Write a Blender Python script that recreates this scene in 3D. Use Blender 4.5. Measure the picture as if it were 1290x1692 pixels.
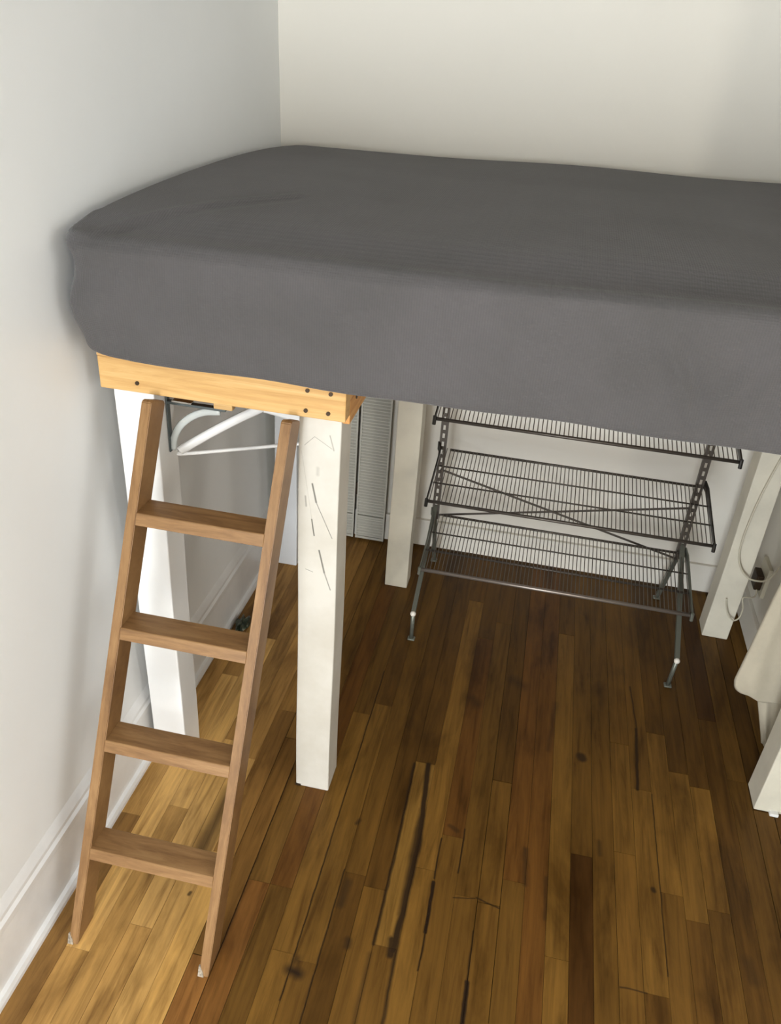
import bpy, bmesh, math, random
from mathutils import Vector, Matrix
random.seed(7)
S = bpy.context.scene
C = S.collection
for o in list(bpy.data.objects): bpy.data.objects.remove(o)

# ------------------------------------------------------------ camera
cam = bpy.data.cameras.new('camera'); co = bpy.data.objects.new('camera', cam); C.objects.link(co)
right = Vector((0.97729809, 0.20178856, 0.06457408)); down = Vector((0.15784267, -0.49013795, -0.8572342)); fwd = Vector((-0.14132985, 0.8479659, -0.51086173))
m = Matrix.Identity(4)
for i in range(3):
    m[i][0] = right[i]; m[i][1] = -down[i]; m[i][2] = -fwd[i]
m[2][3] = 1.76
co.matrix_world = m
cam.sensor_fit = 'VERTICAL'; cam.sensor_height = 24; cam.lens = 1348.7/1692*24; cam.clip_start = 0.02
S.camera = co

FW = -2.0      # inner face of the front wall
# ------------------------------------------------------------ world, lights, exposure
W = bpy.data.worlds.new('world'); S.world = W; W.use_nodes = True
bg = W.node_tree.nodes['Background']; bg.inputs[0].default_value = (0.75, 0.85, 1.0, 1); bg.inputs[1].default_value = 0.6
def area(name, loc, target, sx, sy, power, col):
    l = bpy.data.lights.new(name, 'AREA'); l.shape = 'RECTANGLE'; l.size = sx; l.size_y = sy; l.energy = power; l.color = col
    o = bpy.data.objects.new(name, l); C.objects.link(o); o.location = loc
    o.rotation_euler = (Vector(target)-Vector(loc)).to_track_quat('-Z', 'Y').to_euler()
    return o
area('daylight_left', (-0.43, FW-.12, 1.0), (-0.5, 1.4, 0.75), .82, 1.5, 98, (0.925, 0.965, 1.0))
area('daylight_right', (1.42+(-.8-FW)*.29, FW-.12, 1.65), (0.5, 1.2, 0.0), 0.15, .9, 26, (1.0, 0.93, 0.82))
area('side_fill', (2.34, -.35, 1.6), (-0.9, .6, 1.5), 1.3, 1.2, 24, (1.0, 0.98, 0.94))  # unseen side source, added to brighten the left wall
S.view_settings.view_transform = 'Standard'; S.view_settings.look = 'None'
S.view_settings.exposure = 0.42; S.view_settings.gamma = 1; S.view_settings.use_curve_mapping = False

# ------------------------------------------------------------ helpers
def lin(r, g, b):
    f = lambda c: ((c/255)/12.92 if c/255 <= .04045 else (((c/255)+.055)/1.055)**2.4)
    return (f(r), f(g), f(b), 1)
def obj(name, bm, mat=None, parent=None, smooth=False):
    me = bpy.data.meshes.new(name); bmesh.ops.recalc_face_normals(bm, faces=bm.faces[:]) if smooth != 'keep' else None
    bm.to_mesh(me); bm.free(); o = bpy.data.objects.new(name, me); C.objects.link(o)
    if mat: me.materials.append(mat)
    if smooth:
        for p in me.polygons: p.use_smooth = True
    if parent:
        o.parent = parent
        o.matrix_parent_inverse = Matrix.Translation(parent.location).inverted()
    return o
def child(name, bm, mat, part, smooth=False, label=None):
    """a sub-part; its parent part sits at the world origin, so no offset"""
    o = obj(name, bm, mat, None, smooth); o.parent = part
    return tag(o, label)
def tag(o, label=None, cat=None, group=None, kind=None):
    if label: o['label'] = label
    if cat: o['category'] = cat
    if group: o['group'] = group
    if kind: o['kind'] = kind
    return o
def thing(name, loc, label, cat, group=None):
    o = bpy.data.objects.new(name, None); C.objects.link(o); o.location = loc; o.empty_display_size = .1
    return tag(o, label, cat, group)
def struct(name, bm, mat, smooth=False):
    return tag(obj(name, bm, mat, None, smooth), kind='structure')
def box(bm, x0, x1, y0, y1, z0, z1, bevel=0, seg=2):
    r = bmesh.ops.create_cube(bm, size=1)
    vs = r['verts']
    for v in vs: v.co = Vector(((x0+x1)/2+v.co.x*(x1-x0), (y0+y1)/2+v.co.y*(y1-y0), (z0+z1)/2+v.co.z*(z1-z0)))
    if bevel:
        es = list({e for v in vs for e in v.link_edges})
        bmesh.ops.bevel(bm, geom=es, offset=bevel, segments=seg, affect='EDGES', profile=.5)
    return bm
def nb(*a, **k):
    return box(bmesh.new(), *a, **k)
def tube(bm, pts, r, n=8, closed=False, flat=None):
    """sweep a circle (or an ellipse flat=(a,b)) along pts"""
    pts = [Vector(p) for p in pts]; rings = []
    prev = None
    for i, p in enumerate(pts):
        if i == 0: t = pts[1]-p
        elif i == len(pts)-1: t = p-pts[i-1]
        else: t = (pts[i+1]-p).normalized()+(p-pts[i-1]).normalized()
        t.normalize()
        if prev is None:
            a = Vector((0, 0, 1)) if abs(t.z) < .9 else Vector((0, 1, 0))
            u = t.cross(a).normalized()
        else:
            u = (prev-t*prev.dot(t)).normalized()
        prev = u; v = t.cross(u)
        ra, rb = flat if flat else (r, r)
        rings.append([bm.verts.new(p+u*math.cos(2*math.pi*k/n)*ra+v*math.sin(2*math.pi*k/n)*rb) for k in range(n)])
    for a, b in zip(rings, rings[1:]):
        for k in range(n): bm.faces.new((a[k], a[(k+1) % n], b[(k+1) % n], b[k]))
    bm.faces.new(rings[0][::-1]); bm.faces.new(rings[-1])
    return bm
def bar(bm, a, b, w, t, up=(0, 0, 1)):
    """square bar from a to b, w wide across, t thick along up"""
    a = Vector(a); b = Vector(b); d = (b-a).normalized(); up = Vector(up); s = d.cross(up).normalized(); u = s.cross(d)
    vs = []
    for p in (a, b):
        vs.append([bm.verts.new(p+s*i*w/2+u*j*t/2) for i, j in ((-1, -1), (1, -1), (1, 1), (-1, 1))])
    for k in range(4): bm.faces.new((vs[0][k], vs[0][(k+1) % 4], vs[1][(k+1) % 4], vs[1][k]))
    bm.faces.new(vs[0][::-1]); bm.faces.new(vs[1])
    return bm
def spline(ctrl, n=8):
    P = [Vector(p) for p in ctrl]; P = [2*P[0]-P[1]]+P+[2*P[-1]-P[-2]]; out = []
    for i in range(1, len(P)-2):
        for k in range(n):
            t = k/n; a, b, c, d = P[i-1:i+3]
            out.append(.5*((2*b)+(c-a)*t+(2*a-5*b+4*c-d)*t*t+(3*b-a-3*c+d)*t**3))
    out.append(P[-2]); return out

# ------------------------------------------------------------ materials
class N:
    def __init__(s, name):
        s.m = bpy.data.materials.new(name); s.m.use_nodes = True; s.t = s.m.node_tree
        s.b = s.t.nodes['Principled BSDF']; s.x = None
    def n(s, ty, **k):
        o = s.t.nodes.new(ty)
        for a, v in k.items(): setattr(o, a, v)
        return o
    def l(s, a, b): s.t.links.new(a, b)
    def coord(s, which='Object', scale=(1, 1, 1)):
        tc = s.n('ShaderNodeTexCoord'); mp = s.n('ShaderNodeMapping'); mp.inputs['Scale'].default_value = scale
        s.l(tc.outputs[which], mp.inputs[0]); return mp.outputs[0]
    def noise(s, vec, scale, detail=4, rough=.5, dist=0):
        o = s.n('ShaderNodeTexNoise'); o.inputs['Scale'].default_value = scale; o.inputs['Detail'].default_value = detail
        o.inputs['Roughness'].default_value = rough; o.inputs['Distortion'].default_value = dist; s.l(vec, o.inputs['Vector']); return o.outputs['Fac']
    def ramp(s, fac, stops):
        o = s.n('ShaderNodeValToRGB'); cr = o.color_ramp
        while len(cr.elements) < len(stops): cr.elements.new(.5)
        for e, (p, c) in zip(cr.elements, stops): e.position = p; e.color = c if len(c) == 4 else (*c, 1)
        s.l(fac, o.inputs[0]); return o.outputs[0]
    def mix(s, fac, a, b, bt='MIX'):
        o = s.n('ShaderNodeMix', data_type='RGBA', blend_type=bt)
        for i, v in ((0, fac), (6, a), (7, b)):
            if isinstance(v, (int, float)): o.inputs[i].default_value = v
            elif isinstance(v, tuple): o.inputs[i].default_value = v
            else: s.l(v, o.inputs[i])
        return o.outputs[2]
    def math(s, op, a, b=None):
        o = s.n('ShaderNodeMath', operation=op)
        for i, v in ((0, a), (1, b)):
            if v is None: continue
            if isinstance(v, (int, float)): o.inputs[i].default_value = v
            else: s.l(v, o.inputs[i])
        return o.outputs[0]
    def bump(s, h, strength, dist=.002):
        o = s.n('ShaderNodeBump'); o.inputs['Strength'].default_value = strength; o.inputs['Distance'].default_value = dist
        s.l(h, o.inputs['Height']); s.l(o.outputs[0], s.b.inputs['Normal'])
    def set(s, rough=None, metal=None, color=None):
        if rough is not None: s.b.inputs['Roughness'].default_value = rough
        if metal is not None: s.b.inputs['Metallic'].default_value = metal
        if color is not None:
            if isinstance(color, tuple): s.b.inputs['Base Color'].default_value = color
            else: s.l(color, s.b.inputs['Base Color'])
        return s

def paint(name, col, dirt=.06, rough=.55, bumpy=.25, sc=3.0):
    s = N(name); v = s.coord()
    f = s.noise(v, sc, 5, .6); d = tuple(c*(1-dirt*2.2) for c in col[:3])+(1,)
    c = s.ramp(f, [(.3, d), (.6, col)])
    s.set(rough, 0, c)
    a = s.noise(v, 60, 3); b = s.noise(v, 5, 3)
    s.bump(s.math('ADD', s.math('MULTIPLY', a, .15), b), bumpy, .004)
    return s.m
M = {}
M['wall'] = paint('wall_paint_cool', (.84, .855, .85, 1), .02, .5, .35, 1.5)
M['wallw'] = paint('wall_paint_warm', (.77, .74, .665, 1), .02, .55, .3, 1.2)
M['trim'] = paint('baseboard_gloss_paint', (.80, .80, .79, 1), .04, .28, .5, 9)
M['ceil'] = paint('ceiling_paint', (.66, .65, .63, 1), .01, .7, .1)
M['postwhite'] = paint('post_paint_white', (.84, .84, .82, 1), .02, .45, .3, 6)
M['postgrey'] = paint('post_paint_dull_white', (.70, .72, .74, 1), .03, .5, .3, 6)
M['postcream'] = paint('post_paint_cream', (.72, .68, .56, 1), .06, .5, .5, 7)
M['shutter'] = paint('shutter_paint', (.50, .49, .43, 1), .03, .55, .1, 6)
M['cloth_white'] = paint('white_cotton', (.50, .45, .345, 1), .06, .9, .8, 14)
M['plastic_white'] = N('white_plastic').set(.35, 0, (.82, .82, .80, 1)).m
M['plastic_grey'] = N('clear_grey_plastic').set(.25, 0, (.50, .53, .51, 1)).m
M['plastic_cord'] = N('off_white_cable_sheath').set(.5, 0, (.58, .54, .42, 1)).m
M['black'] = N('black_plastic').set(.5, 0, (.012, .011, .009, 1)).m
M['grey_metal'] = N('dark_grey_powder_coated_steel').set(.45, .5, (.085, .072, .060, 1)).m
M['leg_metal'] = N('grey_green_painted_steel').set(.4, .4, (.16, .17, .14, 1)).m
M['lip_metal'] = N('satin_steel_rod').set(.38, .7, (.30, .26, .23, 1)).m
M['wire'] = N('thin_steel_wire').set(.4, .6, (.16, .14, .115, 1)).m
M['black_metal'] = N('black_steel').set(.4, .3, (.02, .018, .015, 1)).m
M['strap'] = N('gunmetal_strap').set(.4, .6, (.10, .12, .12, 1)).m
M['steel'] = N('polished_steel').set(.25, 1, (.6, .58, .54, 1)).m
M['bolt'] = N('white_nylon_bolt').set(.3, 0, (.78, .74, .66, 1)).m
M['glide'] = paint('worn_felt_and_glue', (.40, .34, .26, 1), .35, .4, .5, 120)
M['screw'] = N('dark_screw').set(.5, .6, (.05, .03, .015, 1)).m

def wood(name, cols, sc, axis_scale, rough=.5, ringdist=3.0, bump=.15):
    s = N(name); v = s.coord('Object', axis_scale)
    f = s.noise(v, sc, 6, .62, ringdist); g = s.noise(v, sc*7, 3, .6)
    h = s.math('ADD', s.math('MULTIPLY', f, .8), s.math('MULTIPLY', g, .2))
    s.b.inputs['Specular IOR Level'].default_value = .25
    s.set(rough, 0, s.ramp(h, [(.33, cols[0]), (.5, cols[1]), (.66, cols[2])])); s.bump(h, bump, .001)
    return s.m
M['pine'] = wood('raw_pine', [lin(182, 140, 84), lin(200, 160, 102), lin(209, 174, 120)], 3.0, (.8, 6, 14), .5, 1.2)
M['pine_y'] = wood('pine_joist_wood', [lin(175, 120, 62), lin(205, 150, 88), lin(215, 170, 110)], 3.0, (6, .8, 14), .55, 1.2)
M['ply'] = wood('plywood', [lin(180, 140, 90), lin(200, 160, 105), lin(215, 180, 125)], 4, (1, 4, 4), .6)
LC = [lin(108, 77, 46), lin(131, 98, 62), lin(148, 114, 75)]
M['ladder'] = wood('ladder_stile_wood', LC, 7, (8, 1, .9), .42, .6)
M['ladder_x'] = wood('ladder_rung_wood', LC, 7, (.9, 8, 8), .42, .6)

# strokes: a node group giving a soft mask of a line segment in a plane
ng = bpy.data.node_groups.new('segment_mask', 'ShaderNodeTree')
for nm, ty in (('P', 'NodeSocketVector'), ('A', 'NodeSocketVector'), ('D', 'NodeSocketVector'), ('InvLen2', 'NodeSocketFloat'), ('Width', 'NodeSocketFloat'), ('Soft', 'NodeSocketFloat')):
    ng.interface.new_socket(nm, in_out='INPUT', socket_type=ty)
ng.interface.new_socket('Mask', in_out='OUTPUT', socket_type='NodeSocketFloat')
gi = ng.nodes.new('NodeGroupInput'); go = ng.nodes.new('NodeGroupOutput')
def vm(op, a, b=None):
    o = ng.nodes.new('ShaderNodeVectorMath'); o.operation = op; ng.links.new(a, o.inputs[0])
    if b is not None: ng.links.new(b, o.inputs[3 if op == 'SCALE' else 1])
    return o
pa = vm('SUBTRACT', gi.outputs['P'], gi.outputs['A']).outputs[0]
dt = vm('DOT_PRODUCT', pa, gi.outputs['D']).outputs['Value']
mt = ng.nodes.new('ShaderNodeMath'); mt.operation = 'MULTIPLY'; mt.use_clamp = True; ng.links.new(dt, mt.inputs[0]); ng.links.new(gi.outputs['InvLen2'], mt.inputs[1])
pd = vm('SUBTRACT', pa, vm('SCALE', gi.outputs['D'], mt.outputs[0]).outputs[0]).outputs[0]
ln = vm('LENGTH', pd).outputs['Value']
sub = ng.nodes.new('ShaderNodeMath'); sub.operation = 'SUBTRACT'; ng.links.new(gi.outputs['Width'], sub.inputs[0]); ng.links.new(ln, sub.inputs[1])
dv = ng.nodes.new('ShaderNodeMath'); dv.operation = 'DIVIDE'; dv.use_clamp = True; ng.links.new(sub.outputs[0], dv.inputs[0]); ng.links.new(gi.outputs['Soft'], dv.inputs[1])
ng.links.new(dv.outputs[0], go.inputs['Mask'])
def strokes(s, vec, lines, plane='XY'):
    """lines: (points, width, soft, strength) -> mask, the strongest wins"""
    out = None
    for pts, w, so, st in lines:
        for a, b in zip(pts, pts[1:]):
            A, B = ((*a, 0), (*b, 0)) if plane == 'XY' else ((a[0], 0, a[1]), (b[0], 0, b[1]))
            D = tuple(q-p for p, q in zip(A, B)); L2 = max(1e-8, sum(d*d for d in D))
            g = s.n('ShaderNodeGroup'); g.node_tree = ng
            s.l(vec, g.inputs['P']); g.inputs['A'].default_value = A; g.inputs['D'].default_value = D
            g.inputs['InvLen2'].default_value = 1/L2; g.inputs['Width'].default_value = w; g.inputs['Soft'].default_value = so
            v = s.math('MULTIPLY', g.outputs[0], st)
            out = v if out is None else s.math('MAXIMUM', out, v)
    return out

# floor boards: colour per board comes from the mesh, grain and stains from nodes
s = N('old_oak_strip_floor')
at = s.n('ShaderNodeAttribute', attribute_name='board'); sep = s.n('ShaderNodeSeparateColor'); s.l(at.outputs['Color'], sep.inputs[0])
rnd = s.n('ShaderNodeAttribute', attribute_name='shift')
tc = s.n('ShaderNodeTexCoord'); mp = s.n('ShaderNodeMapping'); mp.inputs['Scale'].default_value = (26, 1.6, 1); s.l(tc.outputs['Object'], mp.inputs[0])
va = s.n('ShaderNodeVectorMath', operation='ADD'); s.l(mp.outputs[0], va.inputs[0]); s.l(rnd.outputs['Vector'], va.inputs[1])
grain = s.noise(va.outputs[0], 2.2, 6, .65, .6)
mp2 = s.n('ShaderNodeMapping'); mp2.inputs['Scale'].default_value = (5, 1.6, 1); s.l(tc.outputs['Object'], mp2.inputs[0])
blot = s.noise(mp2.outputs[0], 1.7, 5, .6, .3)
flat = s.n('ShaderNodeVectorMath', operation='MULTIPLY'); flat.inputs[1].default_value = (1, 1, 0)
wob = s.n('ShaderNodeTexNoise'); wob.inputs['Scale'].default_value = 22; s.l(tc.outputs['Object'], wob.inputs['Vector'])
wsub = s.n('ShaderNodeVectorMath', operation='SUBTRACT'); wsub.inputs[1].default_value = (.5, .5, .5); s.l(wob.outputs['Color'], wsub.inputs[0])
wsc = s.n('ShaderNodeVectorMath', operation='SCALE'); wsc.inputs[3].default_value = .006; s.l(wsub.outputs[0], wsc.inputs[0])
wadd = s.n('ShaderNodeVectorMath', operation='ADD'); s.l(tc.outputs['Object'], wadd.inputs[0]); s.l(wsc.outputs[0], wadd.inputs[1])
s.l(wadd.outputs[0], flat.inputs[0])
FL = [
 ([(-.107, 1.607), (-.090, 1.36), (-.093, 1.165), (-.097, 1.06)], .0105, .006, .95), ([(-.098, 1.45), (-.096, 1.15)], .013, .010, .8),
 ([(-.145, 1.60), (-.141, 1.29), (-.143, 1.065)], .006, .004, .85),
 ([(-.036, 1.377), (-.036, 1.261)], .003, .002, .9), ([(-.036, 1.25), (-.034, 1.12)], .006, .003, 1), ([(-.034, 1.12), (-.035, 1.03)], .0035, .003, .9),
 ([(.072, 1.15), (.073, 1.03)], .0035, .003, .8), ([(.073, 1.03), (.073, .93)], .0075, .004, 1),
 ([(.019, 1.42), (.019, 1.29)], .003, .002, .9),
 ([(.467, 2.09), (.478, 1.905)], .0035, .003, .8), ([(.476, 1.905), (.468, 1.669)], .006, .004, .9),
 ([(.506, 1.664), (.506, 1.15)], .0025, .002, .8),
 ([(-.306, 1.95), (-.306, .9)], .003, .0025, .85),
 ([(-.252, 1.23), (-.252, .80)], .003, .0025, .85),
 ([(-.466, 1.5), (-.466, .95)], .0028, .0025, .75),
 ([(-.305, .966), (-.285, .962)], .020, .018, .95), ([(-.30, .985), (-.297, .992)], .013, .012, .6),
 ([(.314, 1.752), (.317, 1.744)], .018, .01, .85),
 ([(.177, 1.40), (.180, 1.30)], .010, .010, .7),
 ([(.688, 1.227), (.694, 1.186)], .022, .02, .45),
 ([(-.600, 1.38), (-.606, 1.20)], .034, .028, .72), ([(-.58, 1.33), (-.59, 1.17)], .016, .012, .5),
 ([(.489, 1.362), (.490, 1.359)], .008, .005, .8), ([(-.25, 1.378), (-.254, 1.366)], .008, .006, .7),
 ([(-.092, 1.10), (-.086, .88)], .007, .006, .8), ([(-.103, 1.085), (-.100, 1.05)], .013, .008, .9),
 ([(-.236, 1.20), (-.238, 1.14)], .016, .014, .6), ([(-.584, 1.083), (-.585, 1.078)], .006, .004, .8),
 ([(-.20, 1.06), (-.198, 1.045)], .012, .009, .7),
 ([(-.145, 1.04), (-.145, .82)], .010, .010, .5),
 ([(-.47, 1.68), (-.468, 1.66)], .012, .012, .6),
 ([(.235, 1.95), (.22, 1.75)], .012, .012, .5), ([(.10, 2.02), (.13, 2.0)], .03, .03, .5), ([(-.02, 1.9), (.0, 1.88)], .025, .025, .45),
 ([(.23, 1.33), (.232, 1.22)], .007, .006, .5), ([(.36, 1.47), (.362, 1.43)], .01, .009, .5),
 ([(-.02, 1.42), (.0, 1.41)], .009, .006, .5), ([(.07, 1.235), (.125, 1.22)], .003, .002, .8), ([(.015, 1.222), (.066, 1.232)], .002, .0015, .8),
 ([(.400, 1.10), (.457, 1.10)], .003, .0025, .8), ([(.46, 1.36), (.51, 1.355)], .0, .001, 0),
]
stain = strokes(s, flat.outputs[0], FL)
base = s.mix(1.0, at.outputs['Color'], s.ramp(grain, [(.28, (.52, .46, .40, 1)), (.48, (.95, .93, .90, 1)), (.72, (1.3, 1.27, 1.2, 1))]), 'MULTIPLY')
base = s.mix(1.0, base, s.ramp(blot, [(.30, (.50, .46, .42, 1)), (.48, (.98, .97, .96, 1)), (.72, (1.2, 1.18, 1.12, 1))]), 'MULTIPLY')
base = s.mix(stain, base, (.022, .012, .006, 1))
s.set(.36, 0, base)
s.l(s.ramp(blot, [(.3, (.36, .36, .36, 1)), (.7, (.52, .52, .52, 1))]), s.b.inputs['Roughness'])
s.b.inputs['Specular IOR Level'].default_value = .14
s.bump(grain, .12, .0008)
M['floor'] = s.m

# fitted sheet
s = N('grey_woven_jersey_sheet'); v = s.coord()
wv = s.n('ShaderNodeTexWave', wave_type='BANDS', bands_direction='X'); wv.inputs['Scale'].default_value = 70; wv.inputs['Distortion'].default_value = .8; wv.inputs['Detail'].default_value = 1; s.l(v, wv.inputs['Vector'])
wz = s.n('ShaderNodeTexWave', wave_type='BANDS', bands_direction='Z'); wz.inputs['Scale'].default_value = 80; wz.inputs['Distortion'].default_value = .8; s.l(v, wz.inputs['Vector'])
big = s.noise(v, 3.2, 4, .6); fine = s.noise(v, 160, 2)
c = s.ramp(big, [(.3, (.076, .073, .070, 1)), (.7, (.104, .098, .099, 1))])
c = s.mix(s.math('MULTIPLY', wv.outputs['Fac'], .18), c, (.048, .046, .045, 1))
mo = s.noise(v, 11, 4, .65); c = s.mix(s.math('MULTIPLY', mo, .35), c, (.062, .060, .058, 1))
c = s.mix(s.math('MULTIPLY', fine, .25), c, (.060, .057, .058, 1))
s.set(.95, 0, c); s.b.inputs['Sheen Weight'].default_value = .15; s.b.inputs['Specular IOR Level'].default_value = .1
s.bump(s.math('ADD', s.math('ADD', wv.outputs['Fac'], wz.outputs['Fac']), s.math('MULTIPLY', fine, 3)), .38, .0008)
s.b.inputs['Roughness'].default_value = 1.0
M['sheet'] = s.m

# scratched cream post: old gouges and pencil marks on its front
s = N('scuffed_cream_post_paint'); v = s.coord()
f = s.noise(v, 6, 5, .6); c = s.ramp(f, [(.3, (.52, .49, .42, 1)), (.6, (.61, .585, .52, 1))])
fl2 = s.n('ShaderNodeVectorMath', operation='MULTIPLY'); fl2.inputs[1].default_value = (1, 0, 1); s.l(v, fl2.inputs[0])
PL = [([(-.429, 1.014), (-.408, 1.036), (-.371, 1.014)], .0012, .001, .4), ([(-.411, .926), (-.402, .883)], .0028, .002, .8),
 ([(-.426, .894), (-.424, .870)], .003, .003, .5), ([(-.411, .839), (-.408, .818), (-.405, .799)], .0022, .0015, .8), ([(-.393, .762), (-.380, .705)], .0028, .002, .8),
 ([(-.380, .705), (-.365, .661)], .002, .0015, .6), ([(-.423, .707), (-.407, .702)], .0015, .001, .5), ([(-.402, .883), (-.365, .799)], .0014, .001, .6),
 ([(-.376, 1.043), (-.367, 1.011)], .002, .002, .5), ([(-.435, 1.0), (-.405, .80)], .0007, .0006, .25), ([(-.40, .965), (-.40, .95)], .006, .006, .25)]
pm = strokes(s, fl2.outputs[0], PL, 'XZ')
s.set(.5, 0, s.mix(pm, c, (.07, .065, .05, 1))); s.bump(s.math('SUBTRACT', s.noise(v, 8, 4), pm), .35, .003)
M['postscuff'] = s.m

# ------------------------------------------------------------ the room
# floor of narrow oak strips, one mesh
PX, PW = .289, .054
bm = bmesh.new(); lc = bm.loops.layers.float_color.new('board'); ls = bm.loops.layers.float_vector.new('shift')
GOLD = (.215, .118, .030); MID = (.165, .088, .022); DARK = (.075, .034, .009); LIGHT = (.275, .158, .043); RED = (.165, .076, .020); UMB = (.125, .064, .016)
def board(x0, x1, y0, y1, col, dz=0, gap=.0004):
    g = gap
    vs = [bm.verts.new((x, y, dz)) for x, y in ((x0+g, y0+g), (x1-g, y0+g), (x1-g, y1-g), (x0+g, y1-g))]
    lo = [bm.verts.new((v.co.x, v.co.y, -.012)) for v in vs]
    fs = [bm.faces.new(vs)]+[bm.faces.new((vs[k], lo[k], lo[(k+1) % 4], vs[(k+1) % 4])) for k in range(4)]
    sh = (random.uniform(0, 50), random.uniform(0, 50), random.uniform(0, 9))
    for f in fs:
        for l in f.loops: l[lc] = (*col, 1); l[ls] = sh
def painted_light(x):      # paler left boards, plus light painted in: brighter by the left wall, dimmer right
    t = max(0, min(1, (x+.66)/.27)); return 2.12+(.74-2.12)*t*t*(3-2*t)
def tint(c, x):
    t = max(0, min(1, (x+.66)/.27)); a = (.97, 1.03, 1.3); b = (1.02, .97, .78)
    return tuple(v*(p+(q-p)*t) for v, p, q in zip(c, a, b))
pal = [GOLD, MID, MID, UMB, RED, GOLD, UMB]
fixed = {  # strip index: [(y0, y1, colour)] from the front of the room to the back
 0: [(FW, 1.416, DARK), (1.416, 2.73, MID)],
 -1: [(FW, 1.13, GOLD), (1.13, 2.3, GOLD), (2.3, 2.73, UMB)],
 1: [(FW, 2.73, MID)],
 2: [(FW, 1.45, MID), (1.45, 1.83, GOLD), (1.83, 2.73, MID)],
 3: [(FW, 1.10, UMB), (1.10, 1.67, GOLD), (1.67, 2.73, MID)],
 4: [(FW, 1.36, MID), (1.36, 1.9, GOLD), (1.9, 2.73, UMB)],
 5: [(FW, 1.30, UMB), (1.30, 1.76, GOLD), (1.76, 2.73, UMB)],
 6: [(FW, 1.34, MID), (1.34, 1.72, GOLD), (1.72, 2.73, UMB)],
 7: [(FW, 2.0, UMB), (2.0, 2.73, DARK)],
 -2: [(FW, 2.73, RED)],
 -3: [(FW, 1.30, MID), (1.30, 2.73, RED)],
 -4: [(FW, 1.225, MID), (1.225, 1.6, MID), (1.6, 2.73, UMB)],
 -5: [(FW, 1.232, MID), (1.232, 2.3, MID), (2.3, 2.73, UMB)],
 -6: [(FW, 1.39, MID), (1.39, 2.2, RED), (2.2, 2.73, UMB)],
 -7: [(FW, 1.28, GOLD), (1.28, 2.4, GOLD), (2.4, 2.73, UMB)],
 -8: [(FW, 1.065, MID), (1.065, 1.61, LIGHT), (1.61, 2.73, UMB)],
 -9: [(FW, 1.2, MID), (1.2, 2.73, UMB)],
 -10: [(FW, 1.225, UMB), (1.225, 2.73, MID)],
 -11: [(FW, .99, MID), (.99, 1.8, GOLD), (1.8, 2.73, UMB)],
 -12: [(FW, 1.0, GOLD), (1.0, 1.75, GOLD), (1.75, 2.73, MID)],
 -13: [(FW, 1.15, MID), (1.15, 2.73, RED)],
 -14: [(FW, 1.15, RED), (1.15, 1.9, MID), (1.9, 2.73, MID)],
 -15: [(FW, .95, RED), (.95, 1.6, UMB), (1.6, 2.73, MID)],
 -16: [(FW, 1.2, LIGHT), (1.2, 1.7, UMB), (1.7, 2.73, MID)],
 -17: [(FW, 1.5, LIGHT), (1.5, 2.2, MID), (2.2, 2.73, UMB)],
 -18: [(FW, .98, GOLD), (.98, 1.55, LIGHT), (1.55, 2.73, MID)],
 -19: [(FW, 1.3, GOLD), (1.3, 2.0, LIGHT), (2.0, 2.73, UMB)],
 -20: [(FW, .9, GOLD), (.9, 1.8, LIGHT), (1.8, 2.73, MID)],
}
for k in range(-22, 36):
    x0 = PX+k*PW; x1 = x0+PW; x0 = max(x0, -.88); x1 = min(x1, 2.2)
    if x1-x0 < .004: continue
    segs = fixed.get(k)
    if not segs:
        y = FW; segs = []
        while y < 2.73:
            e = min(2.73, y+random.uniform(.4, 1.3)); segs.append((y, e, random.choice(pal))); y = e
    gp = random.choice((.0003, .0003, .0005, .0011))
    for a, b, c in segs:
        if a < -.7 and b > .2:   # extra butt joints in front of the picture
            cut = random.uniform(-.5, .3); parts = [(a, cut), (cut, b)]
        else: parts = [(a, b)]
        for p, q in parts:
            j = random.uniform(.9, 1.1)*painted_light(x0)
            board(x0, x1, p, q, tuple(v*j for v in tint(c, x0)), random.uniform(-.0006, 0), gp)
r = bmesh.ops.create_cube(bm, size=1)
for v in r['verts']: v.co = Vector((.66+v.co.x*3.2, .36+v.co.y*4.8, -.045+v.co.z*.084))
for v in r['verts']:
    for f in v.link_faces:
        for l in f.loops: l[lc] = (.01, .006, .003, 1)
floor = struct('floor', bm, M['floor'], 'keep' and False)

def wall_quad(name, pts, depth, mat, grid=(1, 1)):
    bm = bmesh.new(); v = [bm.verts.new(p) for p in pts]; f = bm.faces.new(v)
    r = bmesh.ops.extrude_face_region(bm, geom=[f])
    for g in r['geom']:
        if isinstance(g, bmesh.types.BMVert): g.co += Vector(depth)
    return struct(name, bm, mat)
def LX(z): return -.864-.021*z       # the old left wall leans outward a little
wall_quad('wall_left', [(LX(0), FW, 0), (LX(0), 2.71, 0), (LX(2.6), 2.71, 2.6), (LX(2.6), FW, 2.6)], (-.1, 0, 0), M['wall'])
wall_quad('wall_back', [(-.99, 2.71, 0), (.98, 2.71, 0), (.98, 2.71, 2.6), (-.99, 2.71, 2.6)], (0, .1, 0), M['wallw'])
struct('wall_right', nb(.885, .985, 1.0, 2.71, 0, 2.6), M['wallw'])
struct('wall_return', nb(.985, 2.2, 1.0, 1.1, 0, 2.6), M['wallw'])
struct('ceiling', nb(-1.02, 2.3, FW-.1, 2.81, 2.6, 2.7), M['ceil'])
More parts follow.
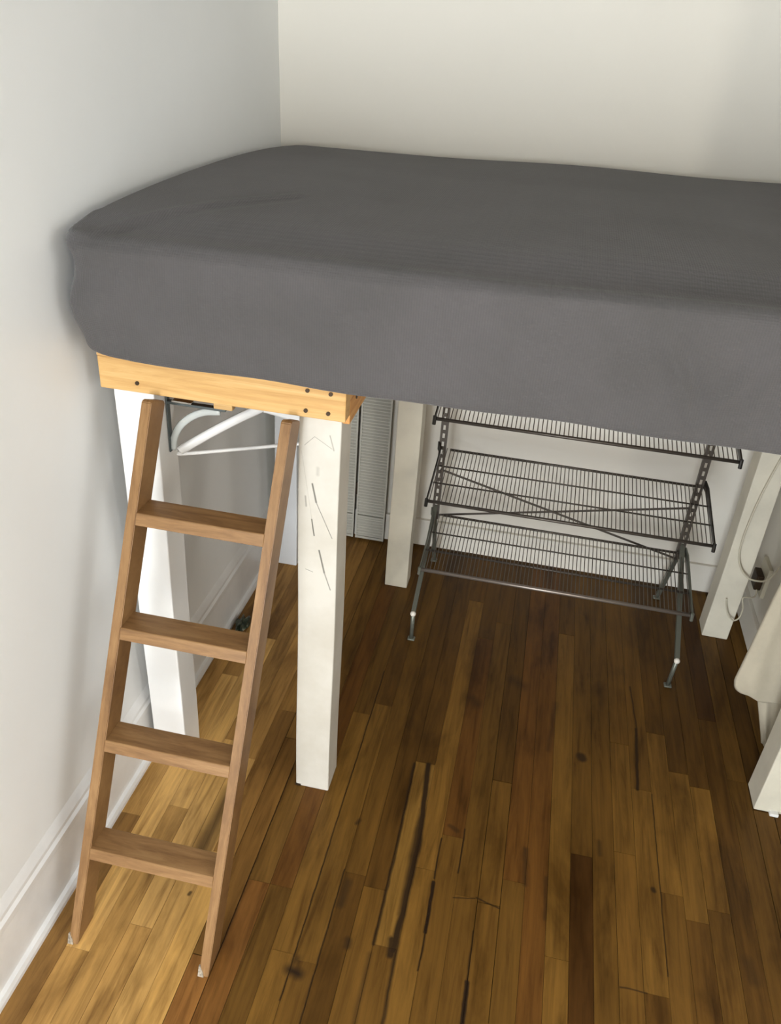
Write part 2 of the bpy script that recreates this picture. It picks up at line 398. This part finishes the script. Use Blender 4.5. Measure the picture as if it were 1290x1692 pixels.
def wall_with_hole(name, axis, p0, p1, a0, a1, holes, mat):
    bm = bmesh.new(); holes = sorted(holes); cur = a0
    def bb(u0, u1, z0, z1):
        if axis == 'y': box(bm, u0, u1, p0, p1, z0, z1)
        else: box(bm, p0, p1, u0, u1, z0, z1)
    for h0, h1, z0, z1 in holes:
        bb(cur, h0, 0, 2.6); bb(h0, h1, 0, z0); bb(h0, h1, z1, 2.6); cur = h1
    bb(cur, a1, 0, 2.6); struct(name, bm, mat)
def window(name, axis, p, sgn, x0, x1, z0, z1):
    bm = bmesh.new(); t = .035
    def bb(u0, u1, q0, q1, w0, w1):
        q0, q1 = sorted((p+sgn*q0, p+sgn*q1))
        if axis == 'y': box(bm, u0, u1, q0, q1, w0, w1)
        else: box(bm, q0, q1, u0, u1, w0, w1)
    bb(x0, x0+t, -.05, .01, z0, z1); bb(x1-t, x1, -.05, .01, z0, z1); bb(x0+t, x1-t, -.05, .01, z0, z0+t); bb(x0+t, x1-t, -.05, .01, z1-t, z1)
    bb(x0+t, x1-t, -.04, -.01, (z0+z1)/2-.015, (z0+z1)/2+.015); bb(x0-.05, x1+.05, -.01, .05, z0-.03, z0)
    struct(name, bm, M['trim'])
RX = 1.42+(-.8-FW)*.29
wall_with_hole('wall_front', 'y', FW-.1, FW, -1.02, 2.3, [(-.84, -.02, .25, 1.75), (RX-.13, RX+.13, 1.1, 2.2)], M['wallw'])
wall_with_hole('wall_side', 'x', 2.2, 2.3, FW, 1.1, [(-1.0, .3, 1.0, 2.2)], M['wallw'])
window('window_1', 'y', FW, 1, -.84, -.02, .25, 1.75); window('window_2', 'y', FW, 1, RX-.13, RX+.13, 1.1, 2.2); window('added_window', 'x', 2.2, -1, -1.0, .3, 1.0, 2.2)  # the one in the side wall is unseen, added for the fill light

# left baseboard: ogee cap, flat face and a shoe moulding
prof = [(0, 0), (.022, 0), (.022, .010), (.018, .020), (.010, .024), (.010, .150), (.013, .156), (.014, .172), (.009, .180), (.009, .190), (.004, .205), (0, .215)]
bm = bmesh.new(); A = [bm.verts.new((LX(z)+x, FW, z)) for x, z in prof]; B = [bm.verts.new((LX(z)+x, 2.70, z)) for x, z in prof]
for k in range(len(prof)-1): bm.faces.new((A[k], A[k+1], B[k+1], B[k]))
bm.faces.new(A); bm.faces.new(B[::-1])
struct('baseboard_left', bm, M['trim'])
bm = nb(-.84, .885, 2.694, 2.71, .012, .124, bevel=.002)
struct('baseboard_back', bm, M['wallw'])
bm = nb(.871, .885, 1.0, 2.69, .008, .11, bevel=.002)
struct('baseboard_right', bm, M['wallw'])

# ------------------------------------------------------------ mattress under its fitted sheet
def mattress():
    x0, x1, y0, y1, z0, z1 = -.868, .872, 1.335, 2.700, 1.186, 1.418
    cx, cy = (x0+x1)/2, (y0+y1)/2; R = .085; r = .018
    def outline(ins, n=40):
        out = []; rad = max(R-ins, .012); hx = (x1-x0)/2-ins; hy = (y1-y0)/2-ins
        cs = [(hx-rad, -hy+rad, -90), (hx-rad, hy-rad, 0), (-hx+rad, hy-rad, 90), (-hx+rad, -hy+rad, 180)]
        for i, (ox, oy, a0) in enumerate(cs):
            for k in range(13):
                a = math.radians(a0+90*k/12); out.append((cx+ox+rad*math.cos(a), cy+oy+rad*math.sin(a)))
            nx, ny, na = cs[(i+1) % 4]; p = out[-1]; a = math.radians(na); q = (cx+nx+rad*math.cos(a), cy+ny+rad*math.sin(a))
            m_ = 190 if abs(q[0]-p[0]) > abs(q[1]-p[1]) else 56
            for k in range(1, m_): out.append((p[0]+(q[0]-p[0])*k/m_, p[1]+(q[1]-p[1])*k/m_))
        return out
    rings = []
    H = z1-z0
    prof = [(.060, .000), (.030, -.002), (.012, .000), (.004, .004), (.001, .010)]
    prof += [(-.004*math.sin(math.pi*t/24), .010+(H-.010-r)*t/24) for t in range(1, 25)]
    prof += [(r-r*math.cos(math.radians(a)), H-r+r*math.sin(math.radians(a))) for a in (15, 30, 45, 60, 75, 90)]
    bm = bmesh.new()
    for ins, z in prof: rings.append([(x, y, z0+z) for x, y in outline(ins)])
    last = outline(r)
    for k in range(1, 60):
        s_ = 1-(k/60)**1.35
        rings.append([(cx+(x-cx)*s_, cy+(y-cy)*s_, z1) for x, y in last])
    def disp(x, y, z):
        u = (z-z0)/H; edge_back = max(0, min(1, (y1-y)/.5))
        topf = max(0, min(1, (z-z1+.004)/.004))
        dx = dy = dz = 0
        ex = min(x-x0, x1-x); ey = min(y-y0, y1-y); e = min(ex, ey)
        # the pad crowns a little towards the middle and sinks behind its front edge
        cr = 1-math.exp(-max(0, e)/.16)
        dz += topf*(.024*cr)
        dz -= topf*.013*math.exp(-((y-y0-.085)/.045)**2)*(0.62+.38*math.sin(2.2*x+.2))
        dz += topf*.004*math.exp(-((y-y0-.028)/.018)**2)
        dz += .0025*math.sin(5*x+3*y)*topf+.0018*math.sin(9*x-7*y+1)*topf
        if u > .85: dz += (.005*math.sin(3.1*x+.6)+.0025*math.sin(7.7*x))*edge_back
        dz += .019*(x+.71)*(1-edge_back)*min(1, max(0, (u-.5)*2.5))
        if u > .5:
            k = min(1, (u-.5)*2.2)
            dz += k*.026*math.sin(math.pi*max(0, min(1, (y-y0)/(y1-y0))))*math.exp(-max(0, x-x0)/.25)
            dz -= k*.014*math.exp(-(max(0, y-y0)/.10)**2)
        # hem waves along the bottom
        if u < .25:
            w = (1-u/.25) if y < 1.40 else 0
            dz += w*(.002*math.sin(11*x+1.2)+.0012*math.sin(23*x)-.003)
            if y < y0+.1: dz += w*.012*math.exp(-((x-x0)/.10)**2)
        if y < y0+.03 and u < .97:
            dy += .005*math.sin(2.3*x+.7)*math.sin(math.pi*u)
            # a few pulled folds near the right end
            for fx, sl, am, wd in ((.235, -.50, -.010, .012), (.262, -.50, .007, .014), (.372, .12, -.007, .009), (.335, .50, -.006, .012), (.30, .65, .004, .016), (.12, -.3, .003, .03), (-.70, .5, .005, .02), (-.62, .6, -.004, .02), (-.2, .2, .003, .05)):
                xx = fx+sl*(u-.5)*H
                dy += am*math.exp(-((x-xx)/wd)**2)*math.sin(math.pi*min(1, max(0, u*1.05)))
        if x < x0+.12 and y < y0+.15:   # bunched cloth at the left front corner
            dx += .007*math.sin(u*9+1.5); dy += .004*math.sin(u*11)
        # corner pleat lines on top at the left front
        if topf and x < x0+.35 and y < y0+.5:
            d = (x-x0)-(y-y0)*.75-.04
            dz += .004*math.exp(-(d/.014)**2)-.003*math.exp(-((d-.03)/.02)**2)
        return x+dx, y+dy, z+dz
    vr = [[bm.verts.new(disp(*p)) for p in ring] for ring in rings]
    n = len(vr[0])
    for a, b in zip(vr, vr[1:]):
        for k in range(n): bm.faces.new((a[k], a[(k+1) % n], b[(k+1) % n], b[k]))
    c = bm.verts.new(disp(cx, cy, z1)); l_ = vr[-1]
    for k in range(n): bm.faces.new((l_[k], l_[(k+1) % n], c))
    bm.faces.new(vr[0][::-1])
    return bm
mat_root = thing('mattress', (0, 2.0, 1.186), 'thick mattress in a charcoal grey fitted sheet lying on the raised bed frame', 'mattress')
tag(obj('fitted_sheet', mattress(), M['sheet'], mat_root, True))
# ------------------------------------------------------------ loft bed frame
bed = thing('loft_bed_frame', (-.4, 1.9, 0), 'raised wooden bed frame on white four-by-four posts with a bare pine front beam', 'bed frame')
def post(x, y, w, d, top, mat, label, tilt=0, lean=0):
    bm = bmesh.new()
    box(bm, 0, w, 0, d, 0, top, bevel=.003)
    bmesh.ops.subdivide_edges(bm, edges=[e for e in bm.edges if abs(e.verts[0].co.z-e.verts[1].co.z) > .5], cuts=14)
    for v in bm.verts: v.co.x += .0012*math.sin(v.co.z*9+x*7)
    bm.transform(Matrix.Rotation(tilt, 4, 'Z')); bm.transform(Matrix.Translation((x, y, 0)))
    return tag(obj('post', bm, mat, bed), label)
TOP = 1.163
p1 = post(-.8395, 1.443, .089, .089, TOP, M['postwhite'], 'bright white post against the left wall')
p2 = post(-.4415, 1.446, .089, .089, TOP, M['postscuff'], 'scuffed cream post under the beam end')
post(-.826, 2.425, .080, .089, TOP, M['postgrey'], 'dull white post in the back left corner')
post(-.402, 2.405, .082, .080, TOP, M['postcream'], 'cream post in front of the back wall')
p5 = post(.729, 2.432, .086, .089, TOP, M['postcream'], 'knotty cream post at the back right', tilt=-.02)
post(.777, 1.682, .088, .089, TOP, M['postcream'], 'cream post nearest the right edge')
bm = nb(.815, .838, 1.668, 1.70, 0, .010, bevel=.002); tag(obj('shim', bm, M['plastic_white'], bed), 'small white chip under the front right post')
# dark slit and chip at the foot of the scuffed post
bm = nb(-.4425, -.428, 1.4445, 1.452, 0, .007); obj('foot_chip', bm, M['screw'], bed)
bm = bmesh.new(); box(bm, -.846, -.336, 1.405, 1.443, 1.095, TOP, bevel=.0025)
fb = tag(obj('front_beam', bm, M['pine'], bed), 'bare yellow pine beam')
for x, z in ((-.764, 1.116), (-.412, 1.152), (-.366, 1.151), (-.415, 1.110), (-.370, 1.110)):
    bm = bmesh.new(); r = bmesh.ops.create_cone(bm, cap_ends=True, segments=14, radius1=.0042, radius2=.0042, depth=.004)
    bm.transform(Matrix.Translation((x, 1.4045, z)) @ Matrix.Rotation(math.pi/2, 4, 'X'))
    child('screw', bm, M['screw'], fb)
obj('side_joist', nb(-.3515, -.336, 1.4435, 2.40, 1.075, TOP, bevel=.002), M['pine_y'], bed)
bm = bmesh.new(); r = bmesh.ops.create_cone(bm, cap_ends=True, segments=14, radius1=.007, radius2=.007, depth=.002)
bm.transform(Matrix.Translation((-.3355, 1.494, 1.118)) @ Matrix.Rotation(math.pi/2, 4, 'Y')); obj('wood_knot', bm, M['screw'], bed)
obj('cross_beam', nb(-.335, .865, 1.775, 1.813, 1.075, TOP, bevel=.002), M['pine'], bed)
obj('back_beam', nb(-.80, .82, 2.522, 2.56, 1.075, TOP, bevel=.002), M['pine'], bed)
for x in (-.83, .82): obj('side_joist', nb(x, x+.036, 1.535 if x < 0 else 1.815, 2.42, 1.075, TOP, bevel=.002), M['pine_y'], bed)
bm = nb(-.846, -.336, 1.405, 2.685, TOP, 1.1815, bevel=.001); box(bm, -.3355, .868, 1.775, 2.685, TOP, 1.1815, bevel=.001); obj('platform', bm, M['ply'], bed)

# ------------------------------------------------------------ ladder
lad = thing('ladder', (-.6, 1.1, 0), 'short brown wooden ladder with four flat rungs leaning on the bed frame', 'ladder')
FY, TY, TZ = .907, 1.362, 1.104
d = Vector((0, TY-FY, TZ)); Ltot = d.length; u = d.normalized(); bk = Vector((0, u.z, -u.y))      # bk: into the ladder, away from the camera
ang = math.atan2(TY-FY, TZ)
DEP, TH = .062, .021
def stile(xf, xt, side):
    bm = bmesh.new()
    def ring(s_, x, back=True):
        p = Vector((x, FY, 0))+u*s_
        return p, p+bk*DEP
    # the foot is cut level with the floor
    f0 = Vector((xf, FY, 0)); b0 = Vector((xf, FY+DEP/math.cos(ang), 0))
    top = Vector((xt, TY, TZ)); ch = .006
    outl = [f0, top-u*ch, top+bk*ch, top+bk*(DEP-ch), top+bk*DEP-u*ch, b0]
    L = [bm.verts.new(p) for p in outl]; Rr = [bm.verts.new(p+Vector((TH, 0, 0))) for p in outl]
    bm.faces.new(L); bm.faces.new(Rr[::-1])
    n = len(L)
    for k in range(n): bm.faces.new((L[k], L[(k+1) % n], Rr[(k+1) % n], Rr[k]))
    bmesh.ops.recalc_face_normals(bm, faces=bm.faces[:])
    bmesh.ops.bevel(bm, geom=[e for e in bm.edges], offset=.0016, segments=2, affect='EDGES')
    return obj('stile', bm, M['ladder'], lad)
xl = lambda z: -.789+(.789-.735)*z/TZ
xr = lambda z: -.489+(.489-.451)*z/TZ
stile(xl(0), xl(TZ), -1); stile(xr(0), xr(TZ), 1)
for s_ in (.231, .480, .727, .968):
    z = s_*math.cos(ang); y = FY+s_*math.sin(ang); a = xl(z)+TH-.001; b = xr(z)+.001; t = .024; dd = .058
    bm = bmesh.new()
    pr = [(y-t*math.tan(ang), z-t), (y, z), (y+dd, z), (y+dd-t*math.tan(ang)*.0, z-t)]
    A = [bm.verts.new((a, q, w)) for q, w in pr]; B = [bm.verts.new((b, q, w)) for q, w in pr]
    bm.faces.new(A); bm.faces.new(B[::-1])
    for k in range(4): bm.faces.new((A[k], A[(k+1) % 4], B[(k+1) % 4], B[k]))
    bmesh.ops.recalc_face_normals(bm, faces=bm.faces[:]); bmesh.ops.bevel(bm, geom=bm.edges[:], offset=.0012, segments=1, affect='EDGES')
    obj('rung', bm, M['ladder_x'], lad)
# worn plastic glides on the feet
for x in (xl(0), xr(0)):
    bm = bmesh.new(); v = []
    P0 = Vector((x-.0015, FY-.0015, 0)); w = TH*.72
    for hgt, k in ((0, .85), (.010, .7), (.024, .2)):
        q = P0+u*hgt; v.append([bm.verts.new(q), bm.verts.new(q+Vector((w*k, 0, 0))), bm.verts.new(q+Vector((w*k, .004, 0))), bm.verts.new(q+Vector((0, .004, 0)))])
    for a, b in zip(v, v[1:]):
        for k in range(4): bm.faces.new((a[k], a[(k+1) % 4], b[(k+1) % 4], b[k]))
    bm.faces.new(v[0][::-1]); bm.faces.new(v[-1])
    tag(obj('foot_glide', bm, M['glide'], lad), 'torn whitish glide on the foot')

# ------------------------------------------------------------ shoe rack
rack = thing('shoe_rack', (.165, 2.35, 0), 'dark grey metal rack with tilted wire shelves standing by the back wall', 'rack')
UX = (-.250, .584); UY = 2.452
for x in UX:
    sg = -1 if x < 0 else 1
    bm = bmesh.new()      # slotted upright: a channel with punched slots down its face
    z0u, z1u, w, dpt, t = .285, 1.03, .024, .016, .003
    box(bm, x-w/2, x-w/2+t, UY, UY+dpt, z0u, z1u); box(bm, x+w/2-t, x+w/2, UY, UY+dpt, z0u, z1u)
    box(bm, x-w/2+t, x-.004, UY, UY+t, z0u, z1u); box(bm, x+.004, x+w/2-t, UY, UY+t, z0u, z1u)
    z = z0u
    while z < z1u-.012:
        box(bm, x-.004, x+.004, UY, UY+t, z, z+.012); z += .030
    obj('upright', bm, M['grey_metal'], rack)
    for y1_, lab in ((2.128, 'front'), (2.615, 'back')):
        zj = .118 if lab == 'front' else .03
        yj = 2.112 if lab == 'front' else 2.60
        xx = x+(sg*.002)
        bm = bmesh.new(); bar(bm, (xx, UY+.008, .33), (xx, yj, zj), .014, .016, (0, .3, 1)); lg = obj('leg', bm, M['leg_metal'], rack)
        bm = bmesh.new(); tube(bm, [(xx, yj, zj+.004), (xx, y1_, .006)], .0068, 12); box(bm, xx-.012, xx+.012, y1_-.010, y1_+.010, 0, .006, bevel=.002)
        child('foot', bm, M['leg_metal'], lg, True)
        bm = bmesh.new(); bmesh.ops.create_uvsphere(bm, u_segments=14, v_segments=10, radius=.0095); bm.transform(Matrix.Translation((xx, yj-.002, zj+.002)))
        if lab == 'front':
            child('knuckle', bm, M['bolt'], lg, True, 'white plastic cap at the joint')
        else: bm.free()
def sub(name, bm, mat, par, smooth=False, label=None): return child(name, bm, mat, par, smooth, label)
YB, YF = 2.438, 2.172; SX0, SX1 = -.252, .604
for zb, zf, lip in ((.848, .789, 'grey_metal'), (.566, .512, 'grey_metal'), (.312, .256, 'lip_metal')):
    bm = bmesh.new(); nW = 68
    P = lambda t: (YB+(YF-YB)*t, zb+(zf-zb)*t)
    for k in range(nW):
        x = SX0+.008+(SX1-SX0-.016)*k/(nW-1)
        y0_, z0_ = P(0); y1_, z1_ = P(1)
        tube(bm, [(x, y0_, z0_+.004), (x, y1_, z1_+.004)], .0015, 5)
    sh = obj('wire_shelf', bm, M['wire'], rack)
    for t, rr, mt_ in ((0, .0042, 'grey_metal'), (.34, .0026, 'grey_metal'), (.66, .0026 if lip == 'grey_metal' else .004, 'grey_metal'), (1, .0052 if lip == 'grey_metal' else .0065, lip)):
        y_, z_ = P(t); xi = (.03 if t == 0 else .004)
        bm = bmesh.new(); tube(bm, [(SX0+xi, y_, z_), (SX1-xi, y_, z_)], rr, 10); sub('rod', bm, M[mt_], sh, True)
    for x in (SX0, SX1):
        sg = -1 if x < 0 else 1
        bm = bmesh.new(); y_, z_ = P(1)
        xb = UX[0] if x < 0 else UX[1]
        vs = []
        for (py, pz, hh, px) in ((UY, zb+.004, .014, xb+sg*.014), (YB-.02, zb-.002, .012, x), (y_, z_+.004, .008, x), (y_-.006, z_+.004, .008, x)):
            vs.append([bm.verts.new((px+a*.002, py, pz+b*hh)) for a, b in ((-1, -1), (1, -1), (1, 1), (-1, 1))])
        for a, b in zip(vs, vs[1:]):
            for k in range(4): bm.faces.new((a[k], a[(k+1) % 4], b[(k+1) % 4], b[k]))
        bm.faces.new(vs[0][::-1]); bm.faces.new(vs[-1])
        tube(bm, [(x, y_-.004, z_+.010), (x+sg*.001, y_-.006, z_-.016)], .0055, 8)
        sub('bracket', bm, M['black_metal'] if zb > .4 else M['leg_metal'], sh, False)
for a, b in (((UX[0], .475), (UX[1], .272)), ((UX[0], .290), (UX[1], .470))):
    bm = bmesh.new(); yy = UY+.012 if a[1] > .4 else UY+.018
    bar(bm, (a[0], yy, a[1]), (b[0], yy, b[1]), .003, .0065, (0, 0, 1)); obj('cross_brace', bm, M['grey_metal'], rack)

# ------------------------------------------------------------ louvred shutters against the back wall
scr = thing('shutter_screen', (-.64, 2.68, 0), 'off-white folding louvred shutter screen standing flat against the back wall', 'screen')
for i in range(3):
    xa = -.8235+i*.1222; xb = xa+.1135; yf = 2.668; ht = 1.12
    bm = bmesh.new()
    box(bm, xa, xb, yf+.010, yf+.018, .012, ht)                       # backing
    box(bm, xa, xa+.006, yf-.001, yf+.018, .012, ht); box(bm, xb-.006, xb, yf-.001, yf+.018, .012, ht)
    box(bm, xa, xb, yf, yf+.016, .012, .022); box(bm, xa, xb, yf, yf+.016, .108, .116); box(bm, xa, xb, yf, yf+.016, ht-.02, ht)
    pn = obj('shutter_panel', bm, M['shutter'], scr)
    bm = bmesh.new(); z = .024
    while z < ht-.026:
        if not .104 < z < .117:
            v = [bm.verts.new(p) for p in ((xa+.006, yf+.001, z), (xb-.006, yf+.001, z), (xb-.006, yf+.010, z+.0085), (xa+.006, yf+.010, z+.0085), (xa+.006, yf+.001, z+.0035), (xb-.006, yf+.001, z+.0035), (xb-.006, yf+.010, z+.012), (xa+.006, yf+.010, z+.012))]
            for q in ((0, 1, 5, 4), (4, 5, 6, 7), (0, 3, 2, 1), (0, 4, 7, 3), (1, 2, 6, 5)): bm.faces.new([v[k] for k in q])
        z += .0125
    child('louvre_slats', bm, M['shutter'], pn)
    if i < 2:
        for zz in (.2, .9):
            bm = nb(xb-.004, xb+.0127, yf+.013, yf+.0185, zz, zz+.05); obj('hinge', bm, M['screw'], scr)

# ------------------------------------------------------------ clothes rod, hangers, bracket
rod = thing('closet_rod', (-.585, 1.95, 1.06), 'steel closet rod under the bed platform carrying a white hanger', 'rod')
bm = bmesh.new(); tube(bm, [(-.581, 1.47, 1.115), (-.581, 2.50, 1.115)], .009, 14); obj('rod', bm, M['steel'], rod, True)
for y in (1.47, 2.50):
    bm = bmesh.new(); box(bm, -.599, -.563, y-.012, y+.012, 1.100, 1.1625, bevel=.002); obj('rod_socket', bm, M['strap'], rod)
def hanger(name, label, mat, cx, cy, rot, half, drop, rad, flat, bar_r, hook_z, sag=0, bottom=True):
    h = thing(name, (cx, cy, hook_z), label, 'hanger', None)
    D = Vector((math.cos(rot), math.sin(rot), 0)); Z = Vector((0, 0, 1)); c0 = Vector((cx, cy, hook_z))
    ST = .110; apex = c0-Z*ST
    P = lambda a, z: c0+D*a+Z*z
    for sg in (-1, 1):
        pts = spline([apex, P(sg*half*.3, -ST-drop*.26), P(sg*half*.6, -ST-drop*.56), P(sg*half*.93, -ST-drop*.93), P(sg*half, -ST-drop-.002)], 7)
        bm = bmesh.new(); tube(bm, pts, rad, 10, flat=flat); obj('arm', bm, mat, h, True)
    bm = bmesh.new(); zb = -ST-drop-.010
    pts = spline([P(-half*.99, zb+.012), P(-half*.985, zb+.003), P(-half*.95, zb), P(0, zb), P(half*.95, zb), P(half*.985, zb+.003), P(half*.99, zb+.012)], 6)
    tube(bm, pts, bar_r, 8); obj('trouser_bar', bm, mat, h, True)
    pts = [apex+D*0, P(0, -.02)]+[P(.016*math.sin(a), .0+.016*math.cos(a)-.0045) for a in [math.radians(t) for t in range(180, -80, -20)]][::1]
    bm = bmesh.new(); tube(bm, pts, .0028, 8); obj('hook', bm, M['steel'], h, True)
    return h
hanger('clothes_hanger', 'white tubular plastic hanger hanging behind the ladder top', M['plastic_white'], -.581, 1.627, math.radians(30.3), .190, .090, .008, (.0075, .0115), .0046, 1.110)
br = thing("shelf_bracket", (-.747, 1.50, 1.03), 'gunmetal angle bracket with a pale curved brace screwed to the bright left post', 'bracket')
bm = nb(-.7488, -.7455, 1.488, 1.502, .925, 1.060, bevel=.001); obj('vertical_arm', bm, M['strap'], br)
bm = nb(-.7455, -.615, 1.488, 1.502, 1.040, 1.046, bevel=.001); obj('horizontal_arm', bm, M['strap'], br)
bm = nb(-.640, -.598, 1.485, 1.505, 1.046, 1.072, bevel=.002); tag(obj('wood_block', bm, M['pine'], br), 'small pale wood block')
bm = nb(-.735, -.690, 1.487, 1.503, 1.046, 1.050, bevel=.001); tag(obj('end_cap', bm, M['steel'], br), 'bright steel end')
bm = bmesh.new(); tube(bm, spline([(-.744, 1.495, .930), (-.738, 1.495, .960), (-.722, 1.495, .990), (-.695, 1.495, 1.015), (-.665, 1.495, 1.030), (-.630, 1.495, 1.036)], 6), .006, 8, flat=(.0085, .0035)); tag(obj('curved_brace', bm, M['plastic_grey'], br, True), 'pale grey curved brace')

# ------------------------------------------------------------ cloth hanging at the right
def cloth(name, label, outline, y, thick, nx=26, nz=60):
    """outline: list of (z, xleft, xright) from the hem upwards"""
    bm = bmesh.new(); F = []; Bk = []
    import bisect
    zs = [o[0] for o in outline]
    def ev(z):
        k = max(0, min(len(zs)-2, bisect.bisect_right(zs, z)-1)); t = (z-zs[k])/(zs[k+1]-zs[k]); t = max(0, min(1, t))
        return [outline[k][i]+(outline[k+1][i]-outline[k][i])*t for i in (1, 2)]
    for j in range(nz+1):
        w = (j/nz)**1.3; z = zs[0]+(zs[-1]-zs[0])*w; a, b = ev(z); f, g = [], []
        for i in range(nx+1):
            t = i/nx; x = a+(b-a)*t
            edge = math.sin(math.pi*min(1, t*4)/2) if t < .25 else 1
            dy = (-.0035*math.sin(t*6+z*3)-.0015*math.sin(t*17+z*9+1))*edge+.0035*math.sin(z*30+t*8)*edge*math.exp(-((z-zs[0])/.09)**2)
            zz = z-.012*t*(1-w)+.004*math.sin(t*12)*(1-w)**4
            f.append(bm.verts.new((x, y+dy-thick/2*edge, zz))); g.append(bm.verts.new((x, y+dy+thick/2*edge, zz)))
        F.append(f); Bk.append(g)
    for j in range(nz):
        for i in range(nx):
            bm.faces.new((F[j][i], F[j][i+1], F[j+1][i+1], F[j+1][i])); bm.faces.new((Bk[j][i], Bk[j+1][i], Bk[j+1][i+1], Bk[j][i+1]))
        bm.faces.new((F[j][0], F[j+1][0], Bk[j+1][0], Bk[j][0])); bm.faces.new((F[j][-1], Bk[j][-1], Bk[j+1][-1], F[j+1][-1]))
    for i in range(nx):
        bm.faces.new((F[0][i], Bk[0][i], Bk[0][i+1], F[0][i+1])); bm.faces.new((F[-1][i], F[-1][i+1], Bk[-1][i+1], Bk[-1][i]))
    bmesh.ops.remove_doubles(bm, verts=bm.verts[:], dist=.0002)
    return obj(name, bm, M['cloth_white'], None, True)
c1 = cloth('hanging_cloth', '', [(.205, .722, .866), (.212, .708, .867), (.225, .698, .867), (.250, .692, .867), (.60, .716, .868), (1.06, .748, .868)], 1.905, .022)
tag(c1, 'off-white cloth with a rounded hem corner hanging in front of the right wall', 'cloth')
c2 = cloth('hanging_cloth', '', [(.001, .842, .867), (.03, .833, .867), (.20, .772, .867), (.30, .766, .867), (1.06, .79, .868)], 1.945, .018)
tag(c2, 'longer off-white cloth reaching the floor behind the rounded one', 'cloth')

# ------------------------------------------------------------ cables, adapter, scrap
bm = bmesh.new()
tube(bm, spline([(.80, 2.422, .80), (.765, 2.419, .60), (.752, 2.417, .45), (.755, 2.416, .36), (.775, 2.415, .306), (.805, 2.41, .277), (.838, 2.41, .271), (.853, 2.38, .30), (.862, 2.34, .38), (.864, 2.30, .50)], 8), .0032, 8)
tag(obj('cable', bm, M['plastic_cord'], None, True), 'cream cable looping across the knotty back right post and up the wall', 'cable')
bm = bmesh.new()
tube(bm, spline([(.858, 2.47, .225), (.855, 2.44, .19), (.812, 2.412, .195), (.822, 2.411, .155), (.821, 2.411, .115), (.806, 2.410, .100), (.786, 2.412, .114), (.770, 2.417, .150), (.765, 2.420, .175)], 8), .0026, 8)
tag(obj('cable', bm, M['plastic_cord'], None, True), 'thin pale cable in a small low loop beside the back right post', 'cable')
ad = thing('power_adapter', (.86, 2.475, .23), 'dark brown power adapter plugged in low on the right wall', 'adapter')
obj('adapter_body', nb(.848, .871, 2.455, 2.515, .205, .262, bevel=.004), M['screw'], ad)
obj('outlet_plate', nb(.871, .8849, 2.440, 2.53, .185, .300, bevel=.002), M['plastic_cord'], ad)
# dark crumpled scrap by the left baseboard
bm = bmesh.new(); bmesh.ops.create_icosphere(bm, subdivisions=3, radius=1)
for v in bm.verts:
    q = v.co; k = 1+.35*math.sin(q.x*7+q.y*5)+.25*math.sin(q.z*9+q.x*4); v.co = Vector((q.x*.016*k, q.y*.045*k, max(-.012, q.z*.018*k)))
    v.co += Vector((-.812, 2.02, .0125))
s = N('dark_green_crumpled_foil'); f = s.noise(s.coord(), 60, 3); s.set(.3, .2, s.ramp(f, [(.42, (.02, .03, .018, 1)), (.6, (.10, .12, .08, 1)), (.72, (.45, .45, .38, 1))]))
tag(obj('crumpled_wrapper', bm, s.m, None), 'small dark green crumpled wrapper on the floor beside the left baseboard', 'wrapper')
